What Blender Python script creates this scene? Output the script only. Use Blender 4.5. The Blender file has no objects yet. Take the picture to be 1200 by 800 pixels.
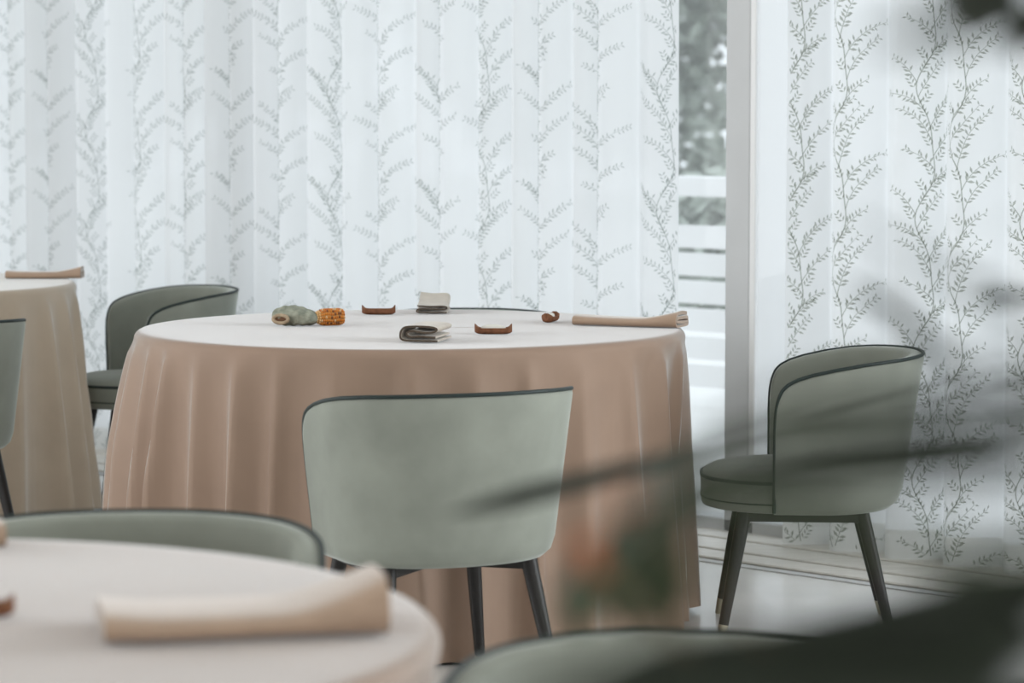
import bpy, math, random
from mathutils import Vector, Matrix

# ------------------------------------------------------------------ camera, sky, daylight, exposure
SC = bpy.context.scene
COL = SC.collection
cam_d = bpy.data.cameras.new('camera'); cam = bpy.data.objects.new('camera', cam_d); COL.objects.link(cam)
cam.location = (0, 0, 1.35)
cam.rotation_euler = (math.radians(90) - math.atan(275 / 3470.0), 0, 0)
cam_d.sensor_width = 36.0; cam_d.lens = 36.0 * 3470.0 / 1200.0
cam_d.clip_start = 0.05; cam_d.clip_end = 300
cam_d.dof.use_dof = True; cam_d.dof.focus_distance = 7.6
cam_d.dof.aperture_fstop = (cam_d.lens / 1000.0) / 0.024
SC.camera = cam

W = bpy.data.worlds.new('overcast_sky'); SC.world = W; W.use_nodes = True
bgn = W.node_tree.nodes['Background']
bgn.inputs['Color'].default_value = (0.86, 0.94, 1.0, 1); bgn.inputs['Strength'].default_value = 1.5

def area(name, loc, rot, sx, sy, power, color):
    d = bpy.data.lights.new(name, 'AREA'); d.shape = 'RECTANGLE'; d.size = sx; d.size_y = sy
    d.energy = power; d.color = color
    o = bpy.data.objects.new(name, d); COL.objects.link(o); o.location = loc; o.rotation_euler = rot
    return o
# daylight entering by the room's other windows: behind the photographer and along the left wall
area('daylight_rear_window', (-.2, -2.92, 1.55), (math.radians(90), 0, 0), 6.4, 2.3, 70, (1.0, 0.97, 0.93))
area('daylight_left_window', (-5.42, 6.2, 1.55), (math.radians(90), 0, math.radians(-90)), 7.4, 2.3, 105, (1.0, 0.98, 0.96))

# uncurtained garden windows at the right end of the window front, beyond the picture
area('daylight_garden_window', (4.25, 5.60, 1.4), (math.radians(90), 0, math.radians(135)), 4.2, 2.2, 150, (.95, .98, 1.0))

SC.view_settings.view_transform = 'Standard'; SC.view_settings.look = 'None'
SC.view_settings.gamma = 1.0; SC.view_settings.use_curve_mapping = False
SC.view_settings.exposure = 0.0

# ------------------------------------------------------------------ helpers
RND = random.Random(7)
def mesh(name, verts, faces, mat, parent=None, smooth=True, sharp=None):
    m = bpy.data.meshes.new(name); m.from_pydata([tuple(v) for v in verts], [], faces); m.update()
    if smooth:
        m.polygons.foreach_set('use_smooth', [True] * len(m.polygons))
        if sharp: m.set_sharp_from_angle(angle=math.radians(sharp))
    if mat: m.materials.append(mat)
    o = bpy.data.objects.new(name, m); COL.objects.link(o)
    if parent: o.parent = parent
    return o
def empty(name, loc=(0, 0, 0), rz=0.0):
    o = bpy.data.objects.new(name, None); COL.objects.link(o); o.location = loc; o.rotation_euler = (0, 0, rz)
    o.empty_display_size = 0.1
    return o
def tag(o, label=None, cat=None, group=None, kind=None):
    if label: o['label'] = label
    if cat: o['category'] = cat
    if group: o['group'] = group
    if kind: o['kind'] = kind
    return o
def box_vf(x0, x1, y0, y1, z0, z1):
    v = [(x, y, z) for z in (z0, z1) for y in (y0, y1) for x in (x0, x1)]
    f = [(0, 2, 3, 1), (4, 5, 7, 6), (0, 1, 5, 4), (2, 6, 7, 3), (0, 4, 6, 2), (1, 3, 7, 5)]
    return v, f
def bevelled_box(name, dims, mat, parent=None, M=None, b=0.004):
    """box with chamfered edges: an outer cage of three nested rectangles"""
    x0, x1, y0, y1, z0, z1 = dims
    b = min(b, (x1 - x0) * .45, (y1 - y0) * .45, (z1 - z0) * .45)
    V = []; idx = {}
    for sx in (0, 1):
        for sy in (0, 1):
            for sz in (0, 1):
                c = (x1 if sx else x0, y1 if sy else y0, z1 if sz else z0)
                i = (-b if sx else b, -b if sy else b, -b if sz else b)
                for ax in range(3):
                    p = [c[k] + (0 if k == ax else i[k]) for k in range(3)]
                    idx[(sx, sy, sz, ax)] = len(V); V.append(Vector(p))
    Fc = []
    def q(*k): Fc.append(tuple(idx[a] for a in k))
    for s in (0, 1):
        q((s, 0, 0, 0), (s, 1, 0, 0), (s, 1, 1, 0), (s, 0, 1, 0))
        q((0, s, 0, 1), (1, s, 0, 1), (1, s, 1, 1), (0, s, 1, 1))
        q((0, 0, s, 2), (1, 0, s, 2), (1, 1, s, 2), (0, 1, s, 2))
    for a in (0, 1):
        for c in (0, 1):
            q((a, c, 0, 0), (a, c, 1, 0), (a, c, 1, 1), (a, c, 0, 1))
            q((a, 0, c, 0), (a, 1, c, 0), (a, 1, c, 2), (a, 0, c, 2))
            q((0, a, c, 1), (1, a, c, 1), (1, a, c, 2), (0, a, c, 2))
            for e in (0, 1): q((a, c, e, 0), (a, c, e, 1), (a, c, e, 2))
    if M is not None: V = [M @ v for v in V]
    o = mesh(name, V, Fc, mat, parent, smooth=False)
    fix_normals(o)
    return o
def fix_normals(o):
    import bmesh
    bm = bmesh.new(); bm.from_mesh(o.data); bmesh.ops.recalc_face_normals(bm, faces=bm.faces); bm.to_mesh(o.data); bm.free()
def catmull(pts, n):
    P = [Vector(p) for p in pts]; P = [2 * P[0] - P[1]] + P + [2 * P[-1] - P[-2]]
    out = []
    seg = len(P) - 3
    for i in range(n + 1):
        t = i / n * seg; k = min(int(t), seg - 1); t -= k
        a, b, c, d = P[k:k + 4]
        out.append(0.5 * ((2 * b) + (c - a) * t + (2 * a - 5 * b + 4 * c - d) * t * t + (3 * b - a - 3 * c + d) * t ** 3))
    return out
def tube_vf(path, radii, seg=8, closed=False):
    V = []; Fc = []; n = len(path)
    path = [Vector(p) for p in path]
    if not hasattr(radii, '__len__'): radii = [radii] * n
    up = Vector((0, 0, 1))
    prev = None
    for i, p in enumerate(path):
        a = path[(i - 1) % n] if (closed or i) else path[0]
        b = path[(i + 1) % n] if (closed or i < n - 1) else path[-1]
        t = (b - a).normalized()
        if prev is None:
            u = t.cross(up)
            if u.length < .1: u = t.cross(Vector((1, 0, 0)))
        else: u = prev - t * prev.dot(t)
        u.normalize(); prev = u; w = t.cross(u)
        for k in range(seg):
            an = 2 * math.pi * k / seg
            V.append(p + (u * math.cos(an) + w * math.sin(an)) * radii[i])
    m = n if closed else n - 1
    for i in range(m):
        for k in range(seg):
            a = i * seg + k; b = i * seg + (k + 1) % seg; c = ((i + 1) % n) * seg + (k + 1) % seg; d = ((i + 1) % n) * seg + k
            Fc.append((a, b, c, d))
    if not closed:
        Fc.append(tuple(range(seg - 1, -1, -1))); Fc.append(tuple((n - 1) * seg + k for k in range(seg)))
    return V, Fc
def tube(name, path, radii, mat, parent=None, seg=8, closed=False):
    V, Fc = tube_vf(path, radii, seg, closed); o = mesh(name, V, Fc, mat, parent, True, 50); fix_normals(o); return o
def lathe(name, prof, mat, parent=None, seg=40, loc=(0, 0, 0)):
    V = []; Fc = []; n = len(prof)
    for r, z in prof:
        for k in range(seg):
            a = 2 * math.pi * k / seg; V.append((loc[0] + r * math.cos(a), loc[1] + r * math.sin(a), loc[2] + z))
    for i in range(n - 1):
        for k in range(seg):
            Fc.append((i * seg + k, i * seg + (k + 1) % seg, (i + 1) * seg + (k + 1) % seg, (i + 1) * seg + k))
    Fc.append(tuple(range(seg - 1, -1, -1))); Fc.append(tuple((n - 1) * seg + k for k in range(seg)))
    return mesh(name, V, Fc, mat, parent, True, 40)

# ------------------------------------------------------------------ materials
def material(name, color, rough=0.6, spec=0.5, metal=0.0, var=0.0, vscale=6.0, bump=0.0, bscale=200.0, sheen=0.0,
             sheen_rough=0.4, sheen_tint=(1, 1, 1), color2=None, stretch=(1, 1, 1)):
    m = bpy.data.materials.new(name); m.use_nodes = True; nt = m.node_tree; b = nt.nodes['Principled BSDF']
    b.inputs['Roughness'].default_value = rough; b.inputs['Metallic'].default_value = metal
    b.inputs['Specular IOR Level'].default_value = spec
    b.inputs['Base Color'].default_value = (*color, 1)
    if sheen:
        b.inputs['Sheen Weight'].default_value = sheen; b.inputs['Sheen Roughness'].default_value = sheen_rough
        b.inputs['Sheen Tint'].default_value = (*sheen_tint, 1)
    if var or bump:
        tc = nt.nodes.new('ShaderNodeTexCoord'); mp = nt.nodes.new('ShaderNodeMapping')
        mp.inputs['Scale'].default_value = stretch
        nt.links.new(tc.outputs['Object'], mp.inputs['Vector'])
    if var:
        nz = nt.nodes.new('ShaderNodeTexNoise'); nz.inputs['Scale'].default_value = vscale; nz.inputs['Detail'].default_value = 5
        nt.links.new(mp.outputs['Vector'], nz.inputs['Vector'])
        mx = nt.nodes.new('ShaderNodeMix'); mx.data_type = 'RGBA'
        c2 = color2 or tuple(c * (1 - var) for c in color)
        mx.inputs[6].default_value = (*c2, 1); mx.inputs[7].default_value = (*[min(1, c * (1 + (0 if color2 else var * .6))) for c in color], 1)
        rp = nt.nodes.new('ShaderNodeMapRange'); rp.inputs['From Min'].default_value = .3; rp.inputs['From Max'].default_value = .7
        nt.links.new(nz.outputs['Fac'], rp.inputs['Value']); nt.links.new(rp.outputs['Result'], mx.inputs[0])
        nt.links.new(mx.outputs[2], b.inputs['Base Color'])
    if bump:
        n2 = nt.nodes.new('ShaderNodeTexNoise'); n2.inputs['Scale'].default_value = bscale; n2.inputs['Detail'].default_value = 3
        nt.links.new(mp.outputs['Vector'], n2.inputs['Vector'])
        bp = nt.nodes.new('ShaderNodeBump'); bp.inputs['Strength'].default_value = bump; bp.inputs['Distance'].default_value = .004
        nt.links.new(n2.outputs['Fac'], bp.inputs['Height']); nt.links.new(bp.outputs['Normal'], b.inputs['Normal'])
    return m
M = {}
M['floor'] = material('polished_grey_floor', (.76, .75, .73), .20, .7, var=.12, vscale=1.3, bump=.03, bscale=30)
M['plank'] = material('pale_threshold_wood', (.72, .69, .64), .40, .4, var=.14, vscale=3, stretch=(1, 14, 1))
M['wall'] = material('white_plaster', (.82, .81, .78), .8, .2, var=.03)
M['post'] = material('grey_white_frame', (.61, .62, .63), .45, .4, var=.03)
M['sash'] = material('daylit_post_white', (.88, .885, .89), .4, .4)  # white that imitates daylight on the big post's side face
M['cloth'] = material('beige_table_linen', (.305, .208, .152), .62, .35, var=.05, vscale=9, bump=.12, bscale=900, sheen=.85, sheen_rough=.32, sheen_tint=(.95, .98, 1))
M['cloth2'] = material('cream_table_linen', (.47, .38, .29), .62, .35, var=.05, vscale=9, bump=.12, bscale=900, sheen=.85, sheen_rough=.32, sheen_tint=(.95, .98, 1))
M['napkin'] = material('sand_napkin_linen', (.42, .30, .22), .75, .2, var=.06, vscale=30, bump=.15, bscale=900, sheen=.8)
M['napkin_dark'] = material('pale_napkin_linen', (.60, .54, .47), .8, .2, var=.08, vscale=30, bump=.15, bscale=900, sheen=.3)
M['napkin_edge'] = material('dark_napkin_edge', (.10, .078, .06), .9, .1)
M['velvet'] = material('sage_velvet', (.262, .277, .24), .75, .2, var=.14, vscale=7, bump=.06, bscale=500, sheen=.6, sheen_rough=.3, sheen_tint=(.95, 1, .97))
M['piping'] = material('teal_piping', (.009, .020, .019), .5, .4)
M['leg'] = material('dark_stained_wood', (.014, .012, .011), .42, .35, var=.2, vscale=20, stretch=(1, 1, .1))
M['tip'] = material('aged_brass_tip', (.42, .39, .30), .35, .5, metal=.9)
M['clay'] = material('brown_clay', (.24, .105, .055), .7, .3, var=.35, vscale=60, bump=.3, bscale=250)
M['salt'] = material('white_butter', (.78, .76, .70), .5, .4)
M['stone'] = material('grey_green_stone', (.40, .41, .33), .75, .3, var=.45, vscale=45, bump=.8, bscale=90, color2=(.17, .19, .15))
M['stone_ring'] = material('tan_stone_edge', (.46, .35, .24), .7, .3, var=.3, vscale=80)
M['stone_core'] = material('brown_stone_core', (.16, .085, .05), .8, .2)
M['cob'] = material('cob_core', (.55, .30, .12), .8, .2)
M['leaf'] = material('dark_glossy_leaf', (.012, .018, .009), .5, .3, var=.3, vscale=12)
M['leaf2'] = material('mid_green_leaf', (.030, .045, .018), .5, .3, var=.3, vscale=12)
M['blossom'] = material('orange_blossom', (.42, .13, .05), .6, .3, var=.2, vscale=40)
M['stem'] = material('brown_plant_stem', (.10, .08, .05), .8, .2)
M['pot'] = material('charcoal_pot', (.07, .07, .07), .55, .4, var=.1)
M['soil'] = material('potting_soil', (.05, .035, .025), .95, .1, var=.3, vscale=60, bump=.6, bscale=120)
M['terrace'] = material('pale_terrace_paving', (.82, .82, .80), .8, .2, var=.06, vscale=2)
M['rail'] = material('white_painted_metal', (.93, .93, .93), .5, .4)
M['grass'] = material('garden_gravel', (.52, .53, .49), .9, .1, var=.3, vscale=1.5)
M['bark'] = material('tree_bark', (.16, .13, .10), .9, .1, var=.3, vscale=8)
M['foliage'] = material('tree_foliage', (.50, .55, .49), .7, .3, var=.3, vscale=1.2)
M['ceiling'] = material('white_ceiling', (.84, .84, .82), .9, .1)

def curtain_mat(name, color, transp, transl):
    m = bpy.data.materials.new(name); m.use_nodes = True; nt = m.node_tree; nt.nodes.clear()
    out = nt.nodes.new('ShaderNodeOutputMaterial')
    tl = nt.nodes.new('ShaderNodeBsdfTranslucent'); df = nt.nodes.new('ShaderNodeBsdfDiffuse'); tr = nt.nodes.new('ShaderNodeBsdfTransparent')
    tl.inputs['Color'].default_value = (*color, 1); df.inputs['Color'].default_value = (*color, 1)
    tc = nt.nodes.new('ShaderNodeTexCoord'); nz = nt.nodes.new('ShaderNodeTexNoise'); nz.inputs['Scale'].default_value = 420; nz.inputs['Detail'].default_value = 2
    nt.links.new(tc.outputs['Object'], nz.inputs['Vector'])
    bp = nt.nodes.new('ShaderNodeBump'); bp.inputs['Strength'].default_value = .15; bp.inputs['Distance'].default_value = .002
    nt.links.new(nz.outputs['Fac'], bp.inputs['Height']); nt.links.new(bp.outputs['Normal'], df.inputs['Normal'])
    a = nt.nodes.new('ShaderNodeMixShader'); a.inputs[0].default_value = transl
    nt.links.new(df.outputs[0], a.inputs[1]); nt.links.new(tl.outputs[0], a.inputs[2])
    b = nt.nodes.new('ShaderNodeMixShader'); b.inputs[0].default_value = transp
    nt.links.new(a.outputs[0], b.inputs[1]); nt.links.new(tr.outputs[0], b.inputs[2]); nt.links.new(b.outputs[0], out.inputs[0])
    return m
M['curtain'] = curtain_mat('sheer_white_voile', (.89, .895, .90), .05, .72)
M['hem'] = curtain_mat('sheer_hem', (.88, .88, .86), .05, .5)
def ink_mat(name, tint, amount):
    m = bpy.data.materials.new(name); m.use_nodes = True; nt = m.node_tree; nt.nodes.clear()
    out = nt.nodes.new('ShaderNodeOutputMaterial'); tr = nt.nodes.new('ShaderNodeBsdfTransparent'); df = nt.nodes.new('ShaderNodeBsdfDiffuse')
    tr.inputs['Color'].default_value = (*tint, 1); df.inputs['Color'].default_value = (*[t * .5 for t in tint], 1)
    a = nt.nodes.new('ShaderNodeMixShader'); a.inputs[0].default_value = amount
    nt.links.new(tr.outputs[0], a.inputs[1]); nt.links.new(df.outputs[0], a.inputs[2]); nt.links.new(a.outputs[0], out.inputs[0])
    return m
M['ink'] = ink_mat('grey_green_print', (.60, .62, .57), .22)
M['ink_backlit'] = ink_mat('backlit_grey_green_print', (.72, .745, .73), .15)  # same print for the left curtain, backlight glow put into a paler tint
def glass_mat():
    m = bpy.data.materials.new('window_glass'); m.use_nodes = True; nt = m.node_tree; nt.nodes.clear()
    out = nt.nodes.new('ShaderNodeOutputMaterial'); tr = nt.nodes.new('ShaderNodeBsdfTransparent'); gl = nt.nodes.new('ShaderNodeBsdfGlossy')
    gl.inputs['Roughness'].default_value = .02; tr.inputs['Color'].default_value = (.99, .99, .99, 1)
    a = nt.nodes.new('ShaderNodeMixShader'); a.inputs[0].default_value = .015
    nt.links.new(tr.outputs[0], a.inputs[1]); nt.links.new(gl.outputs[0], a.inputs[2]); haze_veil = nt.nodes.new('ShaderNodeBsdfTranslucent'); haze_veil.inputs['Color'].default_value = (.9, .9, .9, 1)  # milky layer in the glass, imitates haze over the garden
    b = nt.nodes.new('ShaderNodeMixShader'); b.inputs[0].default_value = .08
    nt.links.new(a.outputs[0], b.inputs[1]); nt.links.new(haze_veil.outputs[0], b.inputs[2]); nt.links.new(b.outputs[0], out.inputs[0])
    return m
M['glass'] = glass_mat()

# ------------------------------------------------------------------ room shell
CH = 2.75                                   # ceiling height
R2 = math.sqrt(.5)
T = Vector((R2, -R2, 0)); N = Vector((-R2, -R2, 0))      # along the window wall; into the room
O = Vector((0, 9.95, 0))                                  # a point on the curtain line
def wl(a, n=0.0, z=0.0): return O + T * a + N * n + Vector((0, 0, z))     # a along, n into room
WM = Matrix(((T.x, N.x, 0, O.x), (T.y, N.y, 0, O.y), (0, 0, 1, 0), (0, 0, 0, 1)))   # local (a, n, z) -> world
def aX(X): return X / R2
def prism(name, poly, z0, z1, mat):
    n = len(poly); V = [(x, y, z0) for x, y in poly] + [(x, y, z1) for x, y in poly]
    Fc = [tuple(range(n - 1, -1, -1)), tuple(range(n, 2 * n))] + [(i, (i + 1) % n, n + (i + 1) % n, n + i) for i in range(n)]
    return mesh(name, V, Fc, mat, None, False)
XL, XR, YR = -5.5, 6.5, -3.0
C_OUT = 9.95 + .30
room = [(XL, YR), (XR, YR), (XR, C_OUT - XR), (XL, C_OUT - XL)]
tag(prism('floor', room, -.10, 0, M['floor']), 'polished grey floor of the dining room', None, None, 'structure')
tag(prism('ceiling', room, CH, CH + .12, M['ceiling']), 'plain white ceiling above the dining room', None, None, 'structure')
tag(mesh('wall_right', *box_vf(XR, XR + .15, YR, C_OUT - XR, 0, CH), M['wall'], None, False), 'white plaster wall on the right', None, None, 'structure')
def window_wall(name, axis, pos, lo, hi, openings, label):
    """plaster wall with sill, header and piers as one shell; openings left free for the daylight"""
    V = []; Fc = []
    def add(a0, a1, z0, z1):
        d = box_vf(pos - .15, pos, a0, a1, z0, z1) if axis == 'x' else box_vf(a0, a1, pos - .15, pos, z0, z1)
        k = len(V); V.extend(d[0]); Fc.extend([tuple(i + k for i in f) for f in d[1]])
    add(lo, hi, 0, .35); add(lo, hi, 2.75 - .05, CH)
    e = [lo] + [q for o_ in openings for q in o_] + [hi]
    for i in range(0, len(e), 2): add(e[i], e[i + 1], .35, 2.70)
    return tag(mesh(name, V, Fc, M['wall'], None, False), label, None, None, 'structure')
window_wall('wall_rear', 'y', YR, XL, XR, [(-3.4, 3.0)], 'white rear wall with a wide window opening')
window_wall('wall_left', 'x', XL, YR, C_OUT - XL, [(2.5, 9.9)], 'white left wall with a wide window opening')

# window front: posts, sill rail, panes (local frame a, n, z)
post_a = []
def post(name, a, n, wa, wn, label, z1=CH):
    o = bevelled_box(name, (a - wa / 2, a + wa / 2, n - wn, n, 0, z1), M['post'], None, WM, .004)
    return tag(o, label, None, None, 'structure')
A_L, A_R = aX(-4.6), aX(6.0)
# big post between the two curtains, shade and daylight put into its face colours: room face 12 cm, side face 14 cm
A_P = 0.98
post('trim_1', A_P - .012, -.03, .10, .15, 'square window post between the two curtains, its unlit room face coloured grey')
tag(bevelled_box('trim_9', (A_P + .038, A_P + .062, -.185, -.03, 0, CH), M['sash'], None, WM, .003), 'added white facing on the window post, its daylit side put into the colour', None, None, 'structure')  # added slab, its white stands in for daylight on the post's side
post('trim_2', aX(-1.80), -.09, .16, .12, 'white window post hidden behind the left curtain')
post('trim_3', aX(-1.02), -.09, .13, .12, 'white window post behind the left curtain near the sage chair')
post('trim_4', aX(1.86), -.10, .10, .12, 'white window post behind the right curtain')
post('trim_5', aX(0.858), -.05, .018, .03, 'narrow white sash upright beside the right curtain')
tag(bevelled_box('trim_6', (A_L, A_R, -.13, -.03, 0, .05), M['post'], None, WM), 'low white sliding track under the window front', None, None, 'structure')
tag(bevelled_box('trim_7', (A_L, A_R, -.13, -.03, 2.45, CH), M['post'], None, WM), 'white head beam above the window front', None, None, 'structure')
edges = [A_L, aX(-2.7), aX(-1.80), aX(-1.02), aX(-.1), A_P, aX(1.86), aX(2.9), A_R]
for i in range(len(edges) - 1):
    o = mesh('window_%d' % (i + 1), [WM @ Vector(p) for p in box_vf(edges[i] + .05, edges[i + 1] - .05, -.045, -.039, .05, 2.45)[0]], box_vf(0, 1, 0, 1, 0, 1)[1], M['glass'], None, False)
    tag(o, 'clear full-height window pane of the garden front', None, 'panes of the window front', 'structure')
# boarded threshold in front of the curtains
th = tag(bevelled_box('trim_8', (A_L, A_R, -.14, .46, 0, .004), M['post'], None, WM, .001), 'pale boarded threshold strip along the window front', None, None, 'structure')
pw = [.15, .10, .13, .06, .12]; n0 = -.13
for i, w_ in enumerate(pw):
    bevelled_box('plank', (A_L, A_R, n0, n0 + w_ - .008, .004, .012 + .004 * (i % 2)), M['plank'], th, WM, .003); n0 += w_

# ------------------------------------------------------------------ outside: terrace, railing, trees
tag(prism('terrace_floor', [(-9, 18.5 + 0), (-4.6, 10.35 + 4.6), (6.5, 3.75), (14, 3.75), (14, 7), (-1, 20)], -.15, -.02, M['terrace']), 'pale paved terrace outside the windows', None, None, 'structure')
tag(prism('garden_ground', [(-60, 10), (-9, 16), (14, 3), (60, 0), (60, 80), (-60, 80)], -.6, -.5, M['grass']), 'pale gravel ground of the garden beyond the terrace', None, None, 'structure')
rl = empty('terrace_railing', tuple(wl(2.0, -3.2)))
tag(rl, 'white horizontal-slat railing seen through the gap between curtains', 'railing')
inv = Matrix.Translation(-wl(2.0, -3.2))
RM = inv @ WM
for a in (-3.0, -1.2, .6, 2.35, 4.2, 6.0):
    bevelled_box('post', (a - .03, a + .03, -3.25, -3.19, 0, .98), M['rail'], rl, RM)
bevelled_box('top_rail', (-3.2, 6.2, -3.28, -3.16, .94, 1.03), M['rail'], rl, RM)
z = .06
while z < .75:
    bevelled_box('slat', (-3.1, 6.1, -3.23, -3.21, z, z + .105), M['rail'], rl, RM, .003); z += .128

def leaf_cloud(name, n, ctr, rad, size, mat, parent, seed, lumps=14):
    r = random.Random(seed); V = []; Fc = []
    L = []
    for i in range(lumps):
        d = Vector((r.gauss(0, 1), r.gauss(0, 1), r.gauss(0, 1))).normalized() * r.uniform(.25, .8)
        L.append((Vector((ctr[0] + d.x * rad[0], ctr[1] + d.y * rad[1], ctr[2] + d.z * rad[2])), r.uniform(.28, .5)))
    for i in range(n):
        c, k = r.choice(L)
        d = Vector((r.gauss(0, 1), r.gauss(0, 1), r.gauss(0, 1))).normalized() * r.uniform(.6, 1) * k
        p = c + Vector((d.x * rad[0], d.y * rad[1], d.z * rad[2]))
        u = Vector((r.gauss(0, 1), r.gauss(0, 1), r.gauss(0, 1))).normalized(); w = u.orthogonal().normalized()
        s = size * r.uniform(.7, 1.3); b = len(V)
        V += [p - u * s, p + w * s * .45 + u.cross(w) * s * .1, p + u * s, p - w * s * .45]
        Fc.append((b, b + 1, b + 2, b + 3))
    return mesh(name, V, Fc, mat, parent, False)
for hx, hy, lab in ((3.2, 22.0, 'low clipped hedge seen under the railing top left of the post'), (9.5, 19.5, 'low clipped hedge behind the right curtain')):
    hd = empty('garden_hedge', (hx, hy, -.5)); tag(hd, lab, 'hedge', 'hedges in the garden')
    leaf_cloud('foliage', 7000, (0, 0, .75), (3.4, .5, .75), .09, M['foliage'], hd, int(hx * 10), 60)
    for q in range(7): tube('stem', [(-2.7 + .9 * q, 0, 0), (-2.7 + .9 * q, .03, 1.0)], [.03, .015], M['bark'], hd, 6)
TREES = [((5.0, 27, -.5), 5.6, 2.3, 'tall grey-green garden tree seen left of the window post', 11),
         ((8.6, 33, -.5), 6.2, 2.6, 'garden tree seen in the slit beside the right curtain', 12),
         ((-3.0, 31, -.5), 6.0, 2.6, 'garden tree behind the sheer left curtain', 13),
         ((1.0, 36, -.5), 6.5, 2.8, 'garden tree farthest back behind the left curtain edge', 14)]
for loc, h, w_, lab, sd in TREES:
    t = empty('garden_tree', loc); tag(t, lab, 'tree', 'trees in the garden')
    tube('trunk', [(0, 0, 0), (.08, .05, h * .3), (-.05, 0, h * .7)], [.2, .15, .05], M['bark'], t, 8)
    leaf_cloud('foliage', 15000, (0, 0, h * .52), (w_, w_, h * .50), .14, M['foliage'], t, sd, 22)

# ------------------------------------------------------------------ curtains with printed vines
def vine_template(seed, V0, half, sides=(1, -1)):
    """one repeat of the print: quads in fabric space (u across, v up), v in 0..V0"""
    r = random.Random(seed); Q = []
    def ribbon(pts, w0, w1):
        for i in range(len(pts) - 1):
            a, b = pts[i], pts[i + 1]; d = (b - a); 
            if d.length < 1e-6: continue
            nn = Vector((-d.y, d.x)).normalized()
            wa = w0 + (w1 - w0) * i / (len(pts) - 1); wb = w0 + (w1 - w0) * (i + 1) / (len(pts) - 1)
            Q.append([a - nn * wa, b - nn * wb, b + nn * wb, a + nn * wa])
    def leaf(p, ang, L):
        d = Vector((math.cos(ang), math.sin(ang))); nn = Vector((-d.y, d.x))
        Q.append([p, p + d * L * .5 - nn * L * .19, p + d * L - nn * L * .12, p + d * L * .55 + nn * L * .13])
    stem = lambda v: Vector((.026 * math.sin(2 * math.pi * v / V0) + .008 * math.sin(4 * math.pi * v / V0 + 1), v))
    K = 26
    ribbon([stem(V0 * i / K) for i in range(K + 1)], .0017, .0017)
    nb = 9 if sides[0] != sides[1] else 6
    for i in range(nb):
        v = V0 * (i + .3) / nb; side = sides[i % 2]
        L = half * (.50 + .50 * math.sin(math.pi * ((i + .5) / nb)) ** 2) * r.uniform(.85, 1.08)
        p = stem(v); ang = math.radians(r.uniform(52, 78)); m = max(8, int(L / .0135)); bend = math.radians(r.uniform(22, 48)) / m; pts = [p.copy()]
        for j in range(m):
            ang -= bend + math.radians(r.uniform(-5, 5))
            p = p + Vector((side * math.cos(ang), math.sin(ang))) * L / m; pts.append(p.copy())
            aa = ang if side > 0 else math.pi - ang
            Lf = .0235 * (1 - .45 * j / m) * r.uniform(.85, 1.15)
            if j > 0:
                if j % 2 or r.random() < .7: leaf(p, aa + math.radians(r.uniform(30, 75)), Lf)
                if not j % 2 or r.random() < .7: leaf(p, aa - math.radians(r.uniform(30, 75)), Lf)
        ribbon(pts, .0013, .0006)
        # little shoot at the stem
        q = stem(v + V0 * .05); a2 = math.radians(90 + side * r.uniform(20, 45))
        for j in range(3):
            q = q + Vector((math.cos(a2), math.sin(a2))) * .012; leaf(q, a2 + .8, .017); leaf(q, a2 - .8, .017)
    return Q
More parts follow.
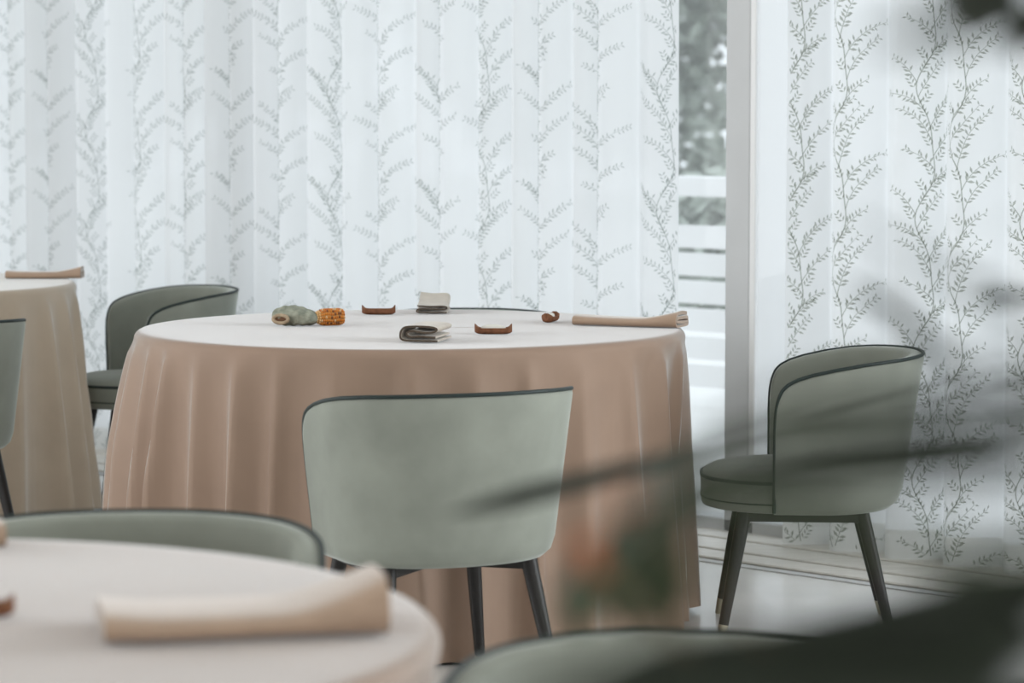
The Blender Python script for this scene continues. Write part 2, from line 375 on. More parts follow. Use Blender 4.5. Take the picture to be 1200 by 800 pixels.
def make_curtain(name, a0, a1, lam, amp, n_off, seed, label, ink, half, jit=.3, ph0=None, stem_ph=None, z0=.018, z1=2.70, col_gap=.30, u0=.1):
    r = random.Random(seed); ds = .0065; ns = int((a1 - a0) / ds)
    # irregular pleats: phase advances by jittered wavelengths
    ph = []; p = r.uniform(0, 6) if ph0 is None else ph0; amps = []; lam_i = lam; am = amp; k = int(p / (2 * math.pi)); am_next = amp
    for i in range(ns + 1):
        ph.append(p); amps.append(am)
        if int(p / (2 * math.pi)) != k:
            k = int(p / (2 * math.pi)); lam_i = lam * r.uniform(1 - jit, 1 + jit); am_next = amp * r.uniform(1 - jit, 1 + .6 * jit)
        am += (am_next - am) * .06
        p += 2 * math.pi * ds / lam_i
    def P(i, z):
        i0 = min(max(int(i), 0), ns - 1); f = i - i0
        def at(j):
            g = .80 + .34 * (1 - z / z1)
            w = math.sin(ph[j]) + .18 * math.sin(2 * ph[j] + .8)
            return Vector((a0 + ds * j + .16 * amps[j] * math.sin(2 * ph[j]), n_off + amps[j] * g * w))
        q = at(i0) * (1 - f) + at(i0 + 1) * f
        return q
    zs = [z0, z0 + .035, z0 + .075, .2, .45, .8, 1.2, 1.6, 2.0, 2.4, z1]
    V = []; Fc = []
    for z in zs:
        for i in range(ns + 1):
            q = P(i, z); V.append(WM @ Vector((q.x, q.y, z)))
    n = ns + 1
    for j in range(len(zs) - 1):
        for i in range(ns): Fc.append((j * n + i, j * n + i + 1, (j + 1) * n + i + 1, (j + 1) * n + i))
    cur = mesh(name, V, Fc, M['curtain']); tag(cur, label, 'curtain', 'sheer vine-print curtains')
    # fabric length table (at mid height)
    U = [0.0]; pr = P(0, 1.0)
    for i in range(1, ns + 1):
        q = P(i, 1.0); U.append(U[-1] + (q - pr).length); pr = q
    def s_of(u):
        lo, hi = 0, ns
        while hi - lo > 1:
            m = (lo + hi) // 2
            if U[m] <= u: lo = m
            else: hi = m
        return lo + (u - U[lo]) / max(1e-6, U[hi] - U[lo])
    def on(u, v, off):
        s = s_of(u); q = P(s, v); a = P(max(0, s - .6), v); b = P(min(ns, s + .6), v); d = (b - a).normalized()
        nn = Vector((-d.y, d.x))
        return WM @ Vector((q.x + nn.x * off, q.y + nn.y * off, v))
    # doubled hem
    HV = []; HF = []
    for z in (z0, z0 + .04, z0 + .085):
        for i in range(n):
            q = P(i, z); a = P(max(0, i - .6), z); b = P(min(ns, i + .6), z); d = (b - a).normalized()
            HV.append(WM @ Vector((q.x - d.y * .0012, q.y + d.x * .0012, z)))
    for j in range(2):
        for i in range(ns): HF.append((j * n + i, j * n + i + 1, (j + 1) * n + i + 1, (j + 1) * n + i))
    mesh('hem', HV, HF, M['hem'], cur)
    V0 = .385
    tmpl = [vine_template(seed * 10, V0, half), vine_template(seed * 10 + 1, V0, half * (1.15 if stem_ph else 1), (1, 1) if stem_ph else (1, -1))]
    if stem_ph:
        stems = []
        for q in stem_ph:
            i = next((i for i in range(ns + 1) if ph[i] >= q), None)
            if i is not None: stems.append(U[i])
    else:
        stems = []; u = u0
        while u < U[-1]: stems.append(u); u += col_gap * r.uniform(.94, 1.06)
    PV = []; PF = []; c = 0
    for u in stems:
        Q = tmpl[c % 2]; v0 = -V0 * (.5 if c % 2 else 0.12)
        while v0 < 2.3:
            for quad in Q:
                pts = [(u + p_.x, v0 + p_.y) for p_ in quad]
                if any(a < .004 or a > U[-1] - .004 or b < z0 + .004 or b > z1 - .01 for a, b in pts): continue
                k = len(PV); PV.extend(on(a, b, .0026) for a, b in pts); PF.append((k, k + 1, k + 2, k + 3))
            v0 += V0
        c += 1
    pr_ = mesh('vine_print', PV, PF, M[ink], cur, False); pr_['label'] = 'grey-green printed vine pattern'; pr_['kind'] = 'stuff'
    return cur
make_curtain('curtain', aX(-3.3), aX(.545), .150, .031, .05, 3, 'wide pleated sheer white curtain with vine print behind the round table', 'ink_backlit', .21, col_gap=.36, u0=.05)
make_curtain('curtain', aX(.897), aX(2.5), .207, .043, .055, 5, 'sheer white vine-print curtain behind the single chair at right', 'ink', .175, jit=.07, ph0=math.pi / 2, stem_ph=[math.pi / 2 + 2 * math.pi * k + (.8, -.25, 1.8, -.1, 1.2, -.3)[k % 6] for k in range(12)])
tag(bevelled_box('curtain_rail', (aX(-3.4), aX(2.6), .02, .08, 2.70, CH), M['post'], None, WM), 'slim white curtain rail under the ceiling', 'rail')

# ------------------------------------------------------------------ tablecloths
def tablecloth(name, ctr, R, H, label, mat, seed, folds=15, amp=.042, flare=.035, off=0.0, drop_to=.012, dents=()):
    r = random.Random(seed); NA = 420
    c0 = []; a = off
    while a < off + 2 * math.pi - .18:
        w = 2 * math.pi / folds * r.uniform(.62, 1.4); c0.append((a + w / 2, w, r.uniform(.55, 1.15), r.uniform(-.08, .08))); a += w
    c0[-1] = (c0[-1][0] - (a - off - 2 * math.pi) / 2, c0[-1][1] - (a - off - 2 * math.pi), c0[-1][2], c0[-1][3])
    def fold(th, v):
        s = 0
        for c, w, h, sk in c0:
            d = (th + sk * v - c + math.pi) % (2 * math.pi) - math.pi
            q = abs(d) / (w * .5)
            if q < 1.25:
                s += h * math.exp(-(q * (2.3 if d < 0 else 1.7)) ** 1.5)
        return s
    V = [(0, 0, H)]; Fc = []; rings = []
    prof = [('t', k) for k in (.2, .45, .7, .85, .93, .965)]
    for _, k in prof:
        rings.append([(R * k * math.cos(2 * math.pi * i / NA), R * k * math.sin(2 * math.pi * i / NA), H + .0006 * math.sin(9 * k + i * .05)) for i in range(NA)])
    er = .022
    for j in range(1, 6):
        b = j / 5 * math.pi / 2
        ring = []
        for i in range(NA):
            th = 2 * math.pi * i / NA
            rr = R - er + er * math.sin(b); ring.append((rr * math.cos(th), rr * math.sin(th), H - er * (1 - math.cos(b))))
        rings.append(ring)
    NV = 34
    for j in range(1, NV + 1):
        v = j / NV; ring = []
        for i in range(NA):
            th = 2 * math.pi * i / NA
            e = v ** .75
            rr = R + e * flare + amp * v ** .5 * (fold(th, v) - .45) * (1 if v > .05 else v / .05)
            for da, dd, dw in dents:
                q = (th - math.radians(da) + math.pi) % (2 * math.pi) - math.pi
                rr -= dd * math.exp(-(q / dw) ** 2) * min(1, v / .4)
            zz = (H - er) * (1 - v) + drop_to * v + (.006 * math.sin(3 * th + seed) * v ** 4)
            ring.append((rr * math.cos(th), rr * math.sin(th), max(.004, zz)))
        rings.append(ring)
    for rg in rings: V.extend(rg)
    for i in range(NA): Fc.append((0, 1 + i, 1 + (i + 1) % NA))
    for j in range(len(rings) - 1):
        for i in range(NA):
            a_ = 1 + j * NA + i; b_ = 1 + j * NA + (i + 1) % NA
            Fc.append((a_, a_ + NA, b_ + NA, b_))
    o = mesh(name, V, Fc, mat); o.location = (ctr[0], ctr[1], 0)
    return tag(o, label, 'tablecloth', 'floor-length round tablecloths')
TH = .765
tablecloth('tablecloth', (-.270, 7.85), .73, TH, 'beige tablecloth draped to the floor over the central round table', M['cloth'], 21, 31, .085, .036, .3, dents=((186, -.030, .45), (-13, .045, .25)))
tablecloth('tablecloth', (-2.19, 9.86), .73, TH, 'cream tablecloth over the round table at the left edge', M['cloth2'], 22, 27, .090, .060, .1, dents=((19, .10, .24), (-70, .14, .32)))
tablecloth('tablecloth', (-.80, 3.30), .72, TH, 'pinkish beige tablecloth over the blurred foreground table', M['cloth'], 23, 17, .06, .04, .6, dents=((77, .07, .32), (-2, .09, .35)))

# ------------------------------------------------------------------ chairs
def interp(tab, x):
    if x <= tab[0][0]: return tab[0][1]
    for (a, b), (c, d) in zip(tab, tab[1:]):
        if x <= c: return b + (d - b) * (x - a) / (c - a)
    return tab[-1][1]
ZB = .325
def plan_point(t, w, back, front):
    """U plan: t in -1..1 from left arm front round the back to right arm front; returns (x, y)"""
    s = 1 if t >= 0 else -1; a = abs(t)            # a=0 at the back centre, 1 at the arm front
    yc = -.02                                        # where the curve meets the straight arm
    k = .78
    if a < k:
        ang = a / k * math.pi / 2; e = 2 / 2.15
        x = w * math.sin(ang) ** e; y = yc - (yc - back) * math.cos(ang) ** e
    else:
        q = (a - k) / (1 - k); x = w; y = yc + (front - yc) * q
    return s * x, y
RIM = [(-.40, .724), (-.27, .722), (-.18, .717), (-.12, .711), (-.05, .700), (.01, .687), (.05, .674), (.075, .660), (.088, .644), (.096, .622), (.100, .600), (.102, .575)]
def build_chair():
    root = empty('dining_chair')
    ts = []
    n1 = 44
    for i in range(n1 + 1): ts.append(-.78 + 1.56 * i / n1)
    tail = [.81, .84, .87, .90, .925, .945, .96, .972, .981, .988, .993, .9965, .9985, 1.0]
    ts = [-q for q in reversed(tail)] + ts + tail
    TK = .042; NVv = 12; V = []; Fc = []; rimline = []; rows = None
    for t in ts:
        def outer(v, inset=0.0):
            w = .260 + .045 * v - inset; b = -.225 - .062 * v + inset
            return plan_point(t, w, b, .102)
        xr, yr = outer(1.0); zt = interp(RIM, yr)
        # small dip-free top; profile from outer bottom over the rim to inner bottom
        col = []
        Hh = zt - ZB
        for j, (hv, ins) in enumerate([(0, .045), (.004, .022), (.02, .006), (.05, 0)]):
            x, y = outer(hv / .4, ins); col.append((x, y, ZB + hv))
        for j in range(1, NVv):
            hv = .05 + (Hh - .05 - .012) * j / (NVv - 1); x, y = outer(hv / .4); col.append((x, y, ZB + hv))
        vt = Hh / .4
        for q in range(1, 6):
            b = q / 6 * math.pi; x, y = outer(vt, TK / 2 * (1 - math.cos(b))); col.append((x, y, zt - .012 + .012 * math.sin(b)))
        for j in range(NVv):
            hv = (Hh - .012) * (1 - j / (NVv - 1)) + .02 * (j / (NVv - 1)); x, y = outer(hv / .4, TK); col.append((x, y, ZB + hv))
        rows = len(col); V.extend(col)
        x, y = outer(vt, .004); rimline.append(Vector((x, y, zt - .001)))
    m = len(ts)
    for i in range(m - 1):
        for j in range(rows):
            a = i * rows + j; b = i * rows + (j + 1) % rows
            Fc.append((a, a + rows, b + rows, b))
    Fc.append(tuple(range(rows))); Fc.append(tuple((m - 1) * rows + j for j in range(rows - 1, -1, -1)))
    bk = mesh('backrest', V, Fc, M['velvet'], root, True, 60); fix_normals(bk)
    # piping: up one arm front, round the rim, down the other
    fl = []
    for i in range(8): 
        z_ = ZB + .01 + (.575 - ZB - .01) * i / 8; v_ = (z_ - ZB) / .4
        x, y = plan_point(-1, .260 + .045 * v_ - .004, 0, .102); fl.append(Vector((x, y + .001, z_)))
    path = fl + rimline + [Vector((-p.x, p.y, p.z)) for p in reversed(fl)]
    tube('piping', path, .0047, M['piping'], bk, 8)
    # seat cushion: rounded D plan, domed top
    def seat_ring(k, z, grow=0.0):
        ring = []
        for i in range(64):
            a = 2 * math.pi * i / 64; c, s = math.cos(a), math.sin(a); e = 2 / 2.6
            x = (.242 + grow) * k * abs(c) ** e * (1 if c >= 0 else -1)
            y = (.5 * ((.285 + .20)) + grow) * k * abs(s) ** e * (1 if s >= 0 else -1) + .0425
            if y > 0: x *= 1 - .10 * (y / .29) ** 2
            ring.append((x, y, z))
        return ring
    def loft(rings):
        V = []; Fc = []
        for r_ in rings: V.extend(r_)
        n = len(rings[0])
        for j in range(len(rings) - 1):
            for i in range(n): Fc.append((j * n + i, j * n + (i + 1) % n, (j + 1) * n + (i + 1) % n, (j + 1) * n + i))
        Fc.append(tuple(range(n - 1, -1, -1))); Fc.append(tuple((len(rings) - 1) * n + i for i in range(n)))
        return V, Fc
    st = mesh('seat', *loft([seat_ring(.95, .329), seat_ring(.99, .332), seat_ring(1, .34), seat_ring(1.0, .352), seat_ring(1.006, .356), seat_ring(1.006, .40),
                             seat_ring(.995, .408), seat_ring(.97, .416), seat_ring(.9, .425), seat_ring(.75, .433), seat_ring(.5, .438), seat_ring(.2, .440)]), M['velvet'], root, True, 60)
    tube('seat_piping', [Vector(p) for p in seat_ring(1.0, .406)], .0048, M['piping'], st, 8, True)
    tube('seat_seam', [Vector(p) for p in seat_ring(1.004, .3525)], .0022, M['piping'], st, 6, True)
    # under-frame
    V = []; Fc = []
    for (p, q) in (((-.165, .175), (.172, -.12)), ((.165, .175), (-.172, -.12)), ((-.165, .175), (-.172, -.12)), ((.165, .175), (.172, -.12))):
        d = Vector((q[0] - p[0], q[1] - p[1], 0)); nn = Vector((-d.y, d.x, 0)).normalized() * .016
        a, b = Vector((p[0], p[1], 0)), Vector((q[0], q[1], 0)); k = len(V)
        for z_ in (.303, .329):
            V += [a + nn + Vector((0, 0, z_)), a - nn + Vector((0, 0, z_)), b - nn + Vector((0, 0, z_)), b + nn + Vector((0, 0, z_))]
        Fc += [(k, k + 1, k + 2, k + 3), (k + 7, k + 6, k + 5, k + 4)] + [(k + i, k + 4 + i, k + 4 + (i + 1) % 4, k + (i + 1) % 4) for i in range(4)]
    mesh('under_frame', V, Fc, M['leg'], root, False)
    for sx, ty, by in ((-1, .175, .235), (1, .175, .235), (-1, -.12, -.20), (1, -.12, -.20)):
        top = Vector((sx * (.165 if ty > 0 else .172), ty, .330)); bot = Vector((sx * .215, by, .0)); mid = top.lerp(bot, .87)
        lg = tube('leg', [top, top.lerp(bot, .3), mid], [.0190, .0175, .0125], M['leg'], root, 14)
        tube('leg_tip', [mid, bot], [.0128, .0105], M['tip'], lg, 14)
    return root
def copy_tree(o, parent=None):
    c = o.copy(); COL.objects.link(c)
    if parent: c.parent = parent
    for ch in [x for x in o.children]: copy_tree(ch, c)
    return c
CHAIRS = [  # x, y, heading (0 = faces away from the camera, positive = turned left), label
    (-.170, 6.72, 25, 'sage velvet chair seen from behind, tucked at the front of the central table'),
    (.775, 7.61, 86.5, 'sage velvet chair in side view, right of the central table before the curtain'),
    (-1.235, 10.20, 111, 'sage velvet chair between the left table and the central table, facing left'),
    (-.145, 8.93, 180, 'chair behind the central table, only its dark top rim showing'),
    (-1.765, 8.82, 36, 'pale sage chair cut off by the left edge of the photo'),
    (-.575, 4.30, 186, 'blurred sage chair behind the foreground table, its teal rim toward the central table'),
    (.215, 3.24, 172, 'blurred sage chair at the bottom of the picture under the dark leaves')]
proto = build_chair()
for i, (x, y, a, lab) in enumerate(CHAIRS):
    o = proto if i == 0 else copy_tree(proto)
    o.location = (x, y, 0); o.rotation_euler = (0, 0, math.radians(a))
    tag(o, lab, 'chair', 'sage velvet tub chairs')

# ------------------------------------------------------------------ things on the tables
def ribbon_extrude(name, path, th, stations, mat, parent=None, cap=None):
    """folded cloth: path = 2D cross-section line, th = cloth thickness, stations = functions (a,b)->3D"""
    P = [Vector((p[0], p[1])) for p in path]; n = len(P); L = []; Rr = []
    for i in range(n):
        d = (P[min(n - 1, i + 1)] - P[max(0, i - 1)]).normalized(); nn = Vector((-d.y, d.x)) * th / 2
        L.append(P[i] + nn); Rr.append(P[i] - nn)
    V = []; Fc = []; m = len(stations)
    for f in stations: V.extend([f(p.x, p.y) for p in L] + [f(p.x, p.y) for p in Rr])
    for s in range(m - 1):
        b = s * 2 * n; c = (s + 1) * 2 * n
        for i in range(n - 1):
            Fc.append((b + i, b + i + 1, c + i + 1, c + i)); Fc.append((b + n + i, c + n + i, c + n + i + 1, b + n + i + 1))
        Fc.append((b, c, c + n, b + n)); Fc.append((b + n - 1, b + 2 * n - 1, c + 2 * n - 1, c + n - 1))
    for s in (0, m - 1):
        b = s * 2 * n
        for i in range(n - 1): Fc.append((b + i, b + n + i, b + n + i + 1, b + i + 1))
    o = mesh(name, V, Fc, mat, parent, True, 50); fix_normals(o)
    if cap:
        o.data.materials.append(cap); k = len(Fc) - 2 * (n - 1)
        for f in o.data.polygons:
            if f.index >= k: f.material_index = 1
    return o
def long_napkin(x0, y0, x1, y1, depth, hgt, lift, label, z=TH + .002, seed=1):
    """a napkin folded into a long flat bundle, from its left end to its right end, right end risen"""
    r = random.Random(seed)
    A = Vector((x0, y0, 0)); B = Vector((x1, y1, 0)); d = (B - A); ln = d.length; d.normalize(); nn = Vector((-d.y, d.x, 0))
    D, h = depth, hgt
    path = [tuple(p) for p in catmull([(D * .95, .30 * h, 0), (D * .5, .34 * h, 0), (D * .12, .42 * h, 0), (D * .13, .62 * h, 0), (D * .5, .63 * h, 0), (D * .93, .60 * h, 0),
                                       (D * .99, .40 * h, 0), (D * .98, .15 * h, 0), (D * .6, .08 * h, 0), (D * .12, .09 * h, 0), (.0, .45 * h, 0), (D * .10, .86 * h, 0), (D * .5, .92 * h, 0), (D * .9, .84 * h, 0)], 52)]
    st = []
    for i in range(17):
        q = i / 16
        up = lift * max(0, (q - .62) / .38) ** 1.6 + .15 * lift * max(0, (.15 - q) / .15)
        sc = 1 + .25 * max(0, (q - .7) / .3) - .06 * math.sin(q * math.pi)
        wob = .004 * math.sin(q * 7 + seed)
        def f(a, b, q=q, up=up, sc=sc, wob=wob):
            p = A + d * (q * ln) + nn * (a + wob)
            return Vector((p.x, p.y, z + max(0, b) * sc + up * (.35 + .65 * b / h) * (b / h)))
        st.append(f)
    o = ribbon_extrude('folded_napkin', path, h * .20, st, M['napkin'])
    return tag(o, label, 'napkin', 'folded napkins')
long_napkin(.160, 7.91, .432, 7.80, .10, .024, .012, 'long folded sand napkin near the right edge of the central table', seed=1)
long_napkin(-1.725, 10.06, -1.468, 10.06, .09, .024, .010, 'folded napkin lying on the left cream-covered table', seed=2)
long_napkin(-.442, 3.175, -.135, 3.235, .17, .028, .028, 'large blurred folded napkin on the foreground table', seed=3)
long_napkin(-.98, 3.80, -.672, 3.90, .08, .022, .004, 'blurred folded napkin at the far left of the foreground table', seed=4)
def rolled_napkin(path, th, front, ang, ln, mat, label, flap=0.0):
    """an S-folded napkin whose open end faces the camera, running away from it"""
    a = math.radians(ang); d = Vector((math.sin(a), math.cos(a), 0)); s = Vector((math.cos(a), -math.sin(a), 0)); O_ = Vector((front[0], front[1], 0))
    st = []
    for i in range(9):
        q = i / 8
        def f(x, y, q=q):
            p = O_ + d * (q * ln) + s * x
            return Vector((p.x, p.y, TH + .002 + max(0, y) * (1 + flap * q * q)))
        st.append(f)
    o = ribbon_extrude('rolled_napkin', path, th, st, mat, None, M['napkin_edge']); return tag(o, label, 'napkin', 'rolled napkins')
p1 = [tuple(p) for p in catmull([(.132, .0315, 0), (.125, .018, 0), (.095, .012, 0), (.065, .017, 0), (.04, .011, 0), (.015, .006, 0), (.004, .016, 0), (.008, .031, 0), (.035, .038, 0), (.07, .035, 0), (.115, .036, 0), (.126, .030, 0),
                                  (.105, .026, 0), (.07, .027, 0), (.04, .030, 0), (.018, .022, 0), (.024, .014, 0)], 60)]
p1 = [tuple(p) for p in catmull([(.122, .004, 0), (.08, .004, 0), (.03, .004, 0), (.006, .008, 0), (.004, .022, 0), (.016, .034, 0), (.05, .037, 0), (.10, .036, 0), (.120, .031, 0),
                                 (.108, .024, 0), (.075, .023, 0), (.045, .027, 0), (.024, .022, 0), (.034, .013, 0), (.07, .014, 0), (.116, .012, 0)], 64)]
rolled_napkin([(a * .80, b * 1.08) for a, b, _ in p1], .005, (-.280, 7.33), 12, .15, M['napkin_dark'], 'curled grey-brown napkin at the front of the central table, its open roll facing us')
p2 = [tuple(p) for p in catmull([(.088, .003, 0), (.04, .003, 0), (.006, .004, 0), (.003, .010, 0), (.012, .014, 0), (.05, .014, 0), (.080, .013, 0), (.088, .018, 0), (.078, .0225, 0), (.04, .022, 0), (.004, .024, 0)], 44)]
rolled_napkin([(a, b * .9) for a, b, _ in p2], .0042, (-.272, 8.36), 2, .15, M['napkin_dark'], 'pale napkin folded in layers near the back edge of the central table', flap=1.2)

def clay_boat(ctr, ang, ln, label, fill=False):
    root = empty('boat_dish', (ctr[0], ctr[1], TH + .001), math.radians(ang)); tag(root, label, 'dish', 'little clay boats')
    V = []; Fc = []; nu = 22; cs = 9; hl = ln / 2
    for side in (0, 1):
        for i in range(nu + 1):
            u = -1 + 2 * i / nu; au = abs(u)
            w = (.013 * (1 - au ** 10) ** .5 + .004) - (.004 if side else 0)
            zb = .0 + .006 * au ** 9 + (.006 if side else 0); zt = .0165 + .0105 * au ** 9 - (.0005 if side else 0)
            x = hl * u * (1 - (.06 if side else 0)) * (1 + .03 * au ** 8)
            for j in range(cs):
                q = math.pi * j / (cs - 1); yy = -w * math.cos(q); zz = zt - (zt - zb) * math.sin(q) ** .6
                V.append((x, yy, zz))
    def g(s, i, j): return (s * (nu + 1) + i) * cs + j
    for i in range(nu):
        for j in range(cs - 1):
            Fc.append((g(0, i, j), g(0, i + 1, j), g(0, i + 1, j + 1), g(0, i, j + 1)))
            Fc.append((g(1, i, j), g(1, i, j + 1), g(1, i + 1, j + 1), g(1, i + 1, j)))
        for j in (0, cs - 1): Fc.append((g(0, i, j), g(0, i + 1, j), g(1, i + 1, j), g(1, i, j)))
    for i in (0, nu):
        for j in range(cs - 1): Fc.append((g(0, i, j), g(0, i, j + 1), g(1, i, j + 1), g(1, i, j)))
    b = mesh('hull', V, Fc, M['clay'], root, True, 50); fix_normals(b)
    if fill:
        V = []; Fc = []; n = 16
        for k, zz in ((1.0, .013), (.92, .019), (.6, .023), (.15, .0245)):
            for i in range(n):
                a = 2 * math.pi * i / n; V.append((hl * .72 * k * math.cos(a), .0088 * k * math.sin(a), zz + .0012 * math.sin(5 * a)))
        for j in range(3):
            for i in range(n): Fc.append((j * n + i, j * n + (i + 1) % n, (j + 1) * n + (i + 1) % n, (j + 1) * n + i))
        Fc.append(tuple(3 * n + i for i in range(n)))
        mesh('filling', V, Fc, M['salt'], root)
clay_boat((-.376, 8.33), 0, .092, 'small brown clay boat dish on the central table beside the corn')
clay_boat((-.048, 7.61), 0, .094, 'brown clay boat dish with pale filling in the middle of the central table', True)
clay_boat((.105, 8.04), 74, .085, 'brown clay boat dish seen end-on near the long napkin', True)
clay_boat((-.618, 3.36), 10, .092, 'blurred brown clay boat dish at the left edge of the foreground table')

# ridged stone with a hollow end
st_root = empty('ridged_stone', (-.578, 7.90, TH + .001), math.radians(-8)); tag(st_root, 'grey-green ridged stone with a tan hollow end beside the corn cob', 'stone')
V = []; Fc = []; nu, nv = 26, 22; rs = random.Random(4)
for i in range(nu + 1):
    u = -1 + 2 * i / nu; k = max(0.0, 1 - abs(u) ** 3.2) ** .5
    for j in range(nv):
        a = 2 * math.pi * j / nv
        rg = 1 + .07 * math.sin(5 * a + 3 * u) + .05 * math.sin(9 * u * 2 + a * 2)
        hh = .027 * (1 - .28 * max(0, u)); 
        V.append((.066 * u, .036 * k * rg * math.cos(a), max(0, hh + hh * k * rg * math.sin(a) * (.98))))
for i in range(nu):
    for j in range(nv): Fc.append((i * nv + j, i * nv + (j + 1) % nv, (i + 1) * nv + (j + 1) % nv, (i + 1) * nv + j))
mesh('body', V, Fc, M['stone'], st_root)
ring = [Vector((-.034 + .021 * math.cos(a), -.036 - .004 * math.cos(a) , .020 + .0105 * math.sin(a))) for a in [2 * math.pi * i / 28 for i in range(28)]]
ho = tube('hollow_rim', ring, .0048, M['stone_ring'], st_root, 8, True)
V = [(-.034, -.034, .020)] + [(p.x, p.y + .001, p.z) for p in ring]
mesh('hollow', V, [(0, 1 + i, 1 + (i + 1) % 28) for i in range(28)], M['stone_core'], ho)

# corn cob
cr = empty('corn_cob', (-.490, 7.905, TH + .001), math.radians(24)); tag(cr, 'short orange and brown corn cob beside the grey stone', 'corn')
def cob_r(u): return .0215 * max(.0, 1 - max(0, -(u + .25) / .80) ** 2.0) ** .5 * (1 - .25 * max(0, (u - .75) / .25) ** 2) if u < -.25 else .0215 * (1 - .22 * max(0, (u - .7) / .3) ** 2)
V = []; Fc = []; nu, nv = 16, 18
for i in range(nu + 1):
    u = -1 + 2 * i / nu; rr = cob_r(u) * .88 + .0005
    for j in range(nv):
        a = 2 * math.pi * j / nv; V.append((.040 * u, rr * math.cos(a), .0235 + rr * math.sin(a)))
for i in range(nu):
    for j in range(nv): Fc.append((i * nv + j, i * nv + (j + 1) % nv, (i + 1) * nv + (j + 1) % nv, (i + 1) * nv + j))
Fc.append(tuple(range(nv))); Fc.append(tuple(nu * nv + j for j in range(nv)))
mesh('cob', V, Fc, M['cob'], cr)
V = []; Fc = []; colr = []; rk = random.Random(9)
for row in range(14):
    for c in range(15):
        u = -.90 + 1.84 * c / 14 + .02 * (row % 2); rr = cob_r(u)
        if rr < .005: continue
        a = 2 * math.pi * (row + .12 * math.sin(c)) / 14
        ctr = Vector((.040 * u, rr * .93 * math.cos(a), .0235 + rr * .93 * math.sin(a)))
        nn = Vector((0, math.cos(a), math.sin(a))); tx = Vector((1, 0, 0)); ty = nn.cross(tx)
        s1, s2 = .0026, .0044 * rr / .0215; b = len(V)
        for k, hgt in ((1.0, 0), (.85, .0022), (.35, .0036)):
            for q in range(6):
                an = math.pi / 3 * q; V.append(ctr + tx * s1 * k * math.cos(an) + ty * s2 * k * math.sin(an) + nn * hgt)
        for l in range(2):
            for q in range(6): Fc.append((b + l * 6 + q, b + l * 6 + (q + 1) % 6, b + l * 6 + 6 + (q + 1) % 6, b + l * 6 + 6 + q))
        Fc.append(tuple(b + 12 + q for q in range(6)))
        p = rk.random()
        cc = (.72, .26, .03) if p < .5 else (.62, .18, .02) if p < .75 else (.20, .06, .02) if p < .93 else (.80, .55, .30)
        if u < -.72: cc = (.80, .50, .22)
        colr += [(*cc, 1)] * 18
kn = mesh('kernels', V, Fc, None, cr); kn['kind'] = 'stuff'
at = kn.data.color_attributes.new('kernel_colour', 'FLOAT_COLOR', 'POINT')
for i, c in enumerate(colr): at.data[i].color = c
km = bpy.data.materials.new('corn_kernels'); km.use_nodes = True
vc = km.node_tree.nodes.new('ShaderNodeVertexColor'); vc.layer_name = 'kernel_colour'
km.node_tree.links.new(vc.outputs['Color'], km.node_tree.nodes['Principled BSDF'].inputs['Base Color']); km.node_tree.nodes['Principled BSDF'].inputs['Roughness'].default_value = .3
kn.data.materials.append(km)

# ------------------------------------------------------------------ potted plant close to the camera
PL = Vector((.33, 1.05, 0))
plant = empty('potted_plant', tuple(PL)); tag(plant, 'out-of-focus dark strap-leaved plant with orange blossoms at lower right', 'plant')
lathe('pot', [(.13, 0), (.15, .01), (.18, .38), (.19, .40), (.175, .40), (.165, .36)], M['pot'], plant)
lathe('soil', [(.166, .34), (.10, .355), (.01, .36)], M['soil'], plant)
def leaf(path, w, mat, name='leaf', n=18, fold=.25, wprof=.28):
    P = catmull([Vector(p) - PL for p in path], n); V = []; Fc = []
    view = Vector((0, 0, 1.35)) - PL
    for i, p in enumerate(P):
        q = i / n; t = (P[min(n, i + 1)] - P[max(0, i - 1)]).normalized()
        up = Vector((0, -.75, .66)); s = t.cross(up).normalized(); nn = s.cross(t)
        k = (min(1, q / wprof) ** (.7 if wprof < .5 else 2.2)) * (1 - max(0, (q - wprof - .15) / (.85 - wprof)) ** 1.8); k = max(k, .06)
        ww = w * k / 2
        V += [p - s * ww + nn * ww * fold, p - nn * .0004, p + s * ww + nn * ww * fold, p - nn * .0012]
    for i in range(n):
        a = i * 4
        for j in range(4): Fc.append((a + j, a + (j + 1) % 4, a + 4 + (j + 1) % 4, a + 4 + j))
    o = mesh(name, V, Fc, mat, plant); fix_normals(o); return o
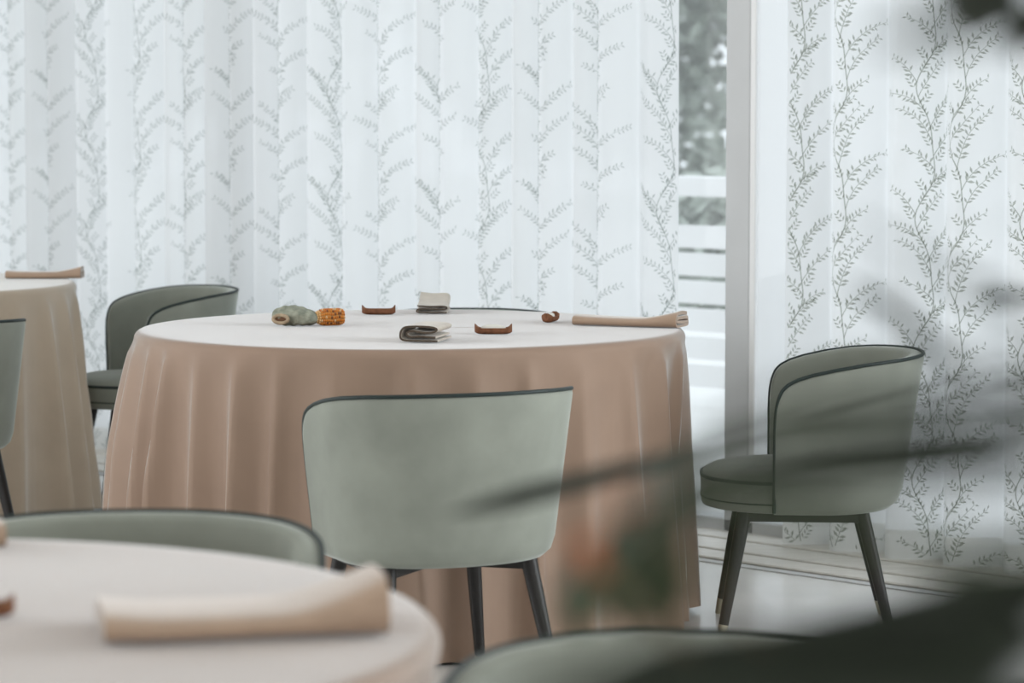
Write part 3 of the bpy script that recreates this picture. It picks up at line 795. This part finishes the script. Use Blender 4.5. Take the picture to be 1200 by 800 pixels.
#LEAVES
LEAVES = [  # base to tip, width, material, widest point
    ([(0.359,1.7,1.205),(0.265,1.76,1.185),(0.158,1.82,1.153),(0.087,1.88,1.121),(0.023,1.94,1.096),(-0.046,2.0,1.073)], 0.02, 'leaf', 0.68),
    ([(0.191,0.9,1.237),(0.146,0.912,1.237),(0.107,0.925,1.233),(0.082,0.938,1.229),(0.059,0.95,1.219)], 0.011, 'leaf', 0.28),
    ([(0.233,1.1,1.24),(0.174,1.133,1.235),(0.122,1.167,1.227),(0.087,1.2,1.215),(0.061,1.233,1.191),(0.053,1.267,1.161),(0.051,1.3,1.118)], 0.026, 'leaf2', 0.8),
    ([(0.233,1.1,1.199),(0.163,1.12,1.196),(0.109,1.14,1.197),(0.067,1.16,1.19),(0.041,1.18,1.17),(0.021,1.2,1.136)], 0.022, 'leaf2', 0.8),
    ([(0.254,1.2,1.22),(0.177,1.22,1.213),(0.119,1.24,1.205),(0.084,1.26,1.191),(0.067,1.28,1.163),(0.064,1.3,1.118)], 0.022, 'leaf2', 0.82),
    ([(0.148,0.7,1.288),(0.113,0.712,1.285),(0.084,0.725,1.281),(0.064,0.738,1.274),(0.048,0.75,1.26)], 0.007, 'leaf', 0.28),
    ([(0.159,0.75,1.273),(0.129,0.767,1.27),(0.095,0.783,1.267),(0.07,0.8,1.263)], 0.008, 'leaf', 0.28),
    ([(0.276,1.3,1.148),(0.223,1.32,1.128),(0.172,1.34,1.109),(0.119,1.36,1.094),(0.076,1.38,1.089),(0.037,1.4,1.075)], 0.03, 'leaf', 0.28),
    ([(0.255,1.2,1.143),(0.196,1.225,1.126),(0.146,1.25,1.112),(0.093,1.275,1.1),(0.038,1.3,1.085)], 0.024, 'leaf', 0.28),
    ([(0.213,1.0,1.158),(0.16,1.0,1.152),(0.117,1.0,1.149),(0.073,1.0,1.146),(0.035,1.0,1.142)], 0.022, 'leaf', 0.28),
    ([(0.17,0.8,1.193),(0.118,0.812,1.193),(0.072,0.825,1.192),(0.039,0.838,1.188),(0.005,0.85,1.179)], 0.02, 'leaf', 0.28),
    ([(0.16,0.75,1.196),(0.111,0.762,1.196),(0.068,0.775,1.194),(0.037,0.788,1.192),(0.009,0.8,1.186)], 0.02, 'leaf', 0.28),
    ([(0.276,1.3,1.137),(0.227,1.3,1.131),(0.189,1.3,1.127),(0.163,1.3,1.118),(0.144,1.3,1.099)], 0.012, 'leaf', 0.28),
    ([(0.191,0.9,1.226),(0.16,0.917,1.213),(0.141,0.933,1.2),(0.122,0.95,1.186)], 0.009, 'leaf', 0.28),
    ([(0.254,1.2,1.213),(0.206,1.225,1.228),(0.181,1.25,1.247),(0.162,1.275,1.264),(0.146,1.3,1.273)], 0.01, 'leaf', 0.6),
    ([(0.19,0.9,1.273),(0.156,0.933,1.287),(0.134,0.967,1.299),(0.115,1.0,1.311)], 0.006, 'leaf', 0.28),
    ([(0.358,1.7,1.235),(0.304,1.7,1.242),(0.284,1.7,1.241),(0.265,1.7,1.24)], 0.013, 'leaf', 0.65),
    ([(0.334,1.6,1.434),(0.286,1.667,1.438),(0.273,1.733,1.427),(0.278,1.8,1.394)], 0.042, 'leaf', 0.7),
    ([(0.272,1.3,1.404),(0.248,1.333,1.401),(0.237,1.367,1.395),(0.237,1.4,1.372)], 0.026, 'leaf', 0.6),
    ([(0.167,0.8,1.374),(0.136,0.817,1.374),(0.115,0.833,1.371),(0.1,0.85,1.368)], 0.02, 'leaf', 0.28),
    ([(0.275,1.3,1.221),(0.245,1.3,1.228),(0.222,1.3,1.234),(0.207,1.3,1.232)], 0.012, 'leaf', 0.28),
    ([(0.254,1.2,1.213),(0.226,1.2,1.22),(0.205,1.2,1.22),(0.188,1.2,1.213)], 0.01, 'leaf', 0.28),
    ([(0.276,1.3,1.156),(0.249,1.3,1.16),(0.219,1.3,1.158),(0.197,1.3,1.152)], 0.008, 'leaf', 0.28),
    ([(0.148,0.7,1.27),(0.115,0.72,1.267),(0.086,0.74,1.263),(0.062,0.76,1.257),(0.041,0.78,1.243),(0.028,0.8,1.217)], 0.01, 'leaf', 0.28),
    ([(0.17,0.8,1.235),(0.13,0.812,1.226),(0.096,0.825,1.229),(0.068,0.838,1.225),(0.045,0.85,1.203)], 0.008, 'leaf2', 0.28),
]
BLOSSOMS = [((0.03, 1.15, 1.178), 0.006), ((0.033, 1.15, 1.17), 0.005), ((0.039, 1.0, 1.215), 0.004), ((0.063, 0.8, 1.196), 0.003)]
for i, (pts, w, mk, wp) in enumerate(LEAVES):
    root_z = pts[0][2]
    b = Vector(pts[0])
    s0 = PL + Vector((-.02 * math.cos(i * 2.4), -.02 * math.sin(i * 2.4), min(b.z - .03, 1.0 + .02 * (i % 7))))
    tube('leaf_stalk', [s0 - PL, s0.lerp(b, .55) + Vector((.02, 0, .02)) - PL, b - PL], [.004, .003, .002], M['stem'], plant, 6)
    leaf(pts, w, M[mk], wprof=wp)
tube('stem', [(0, 0, .35), (.015, .01, .7), (0, 0, 1.0), (.0, .0, 1.45)], [.016, .013, .010, .004], M['stem'], plant, 10)
for c, r_ in BLOSSOMS:
    c = Vector(c) - PL; V = []; Fc = []
    for k in range(6):
        a = math.pi / 3 * k; d = Vector((math.cos(a), -.5, math.sin(a))).normalized(); s = d.cross(Vector((0, 1, 0))).normalized(); b = len(V)
        V += [c, c + d * r_ * .6 + s * r_ * .4, c + d * r_ * 1.1 + Vector((0, .003, 0)), c + d * r_ * .6 - s * r_ * .4]
        Fc.append((b, b + 1, b + 2, b + 3))
    bl = mesh('blossom', V, Fc, M['blossom'], plant, False)
    tube('blossom_stalk', [c, c + Vector((.06, .01, -.06)), Vector((.0, 0, 1.0))], .0012, M['stem'], bl, 5)
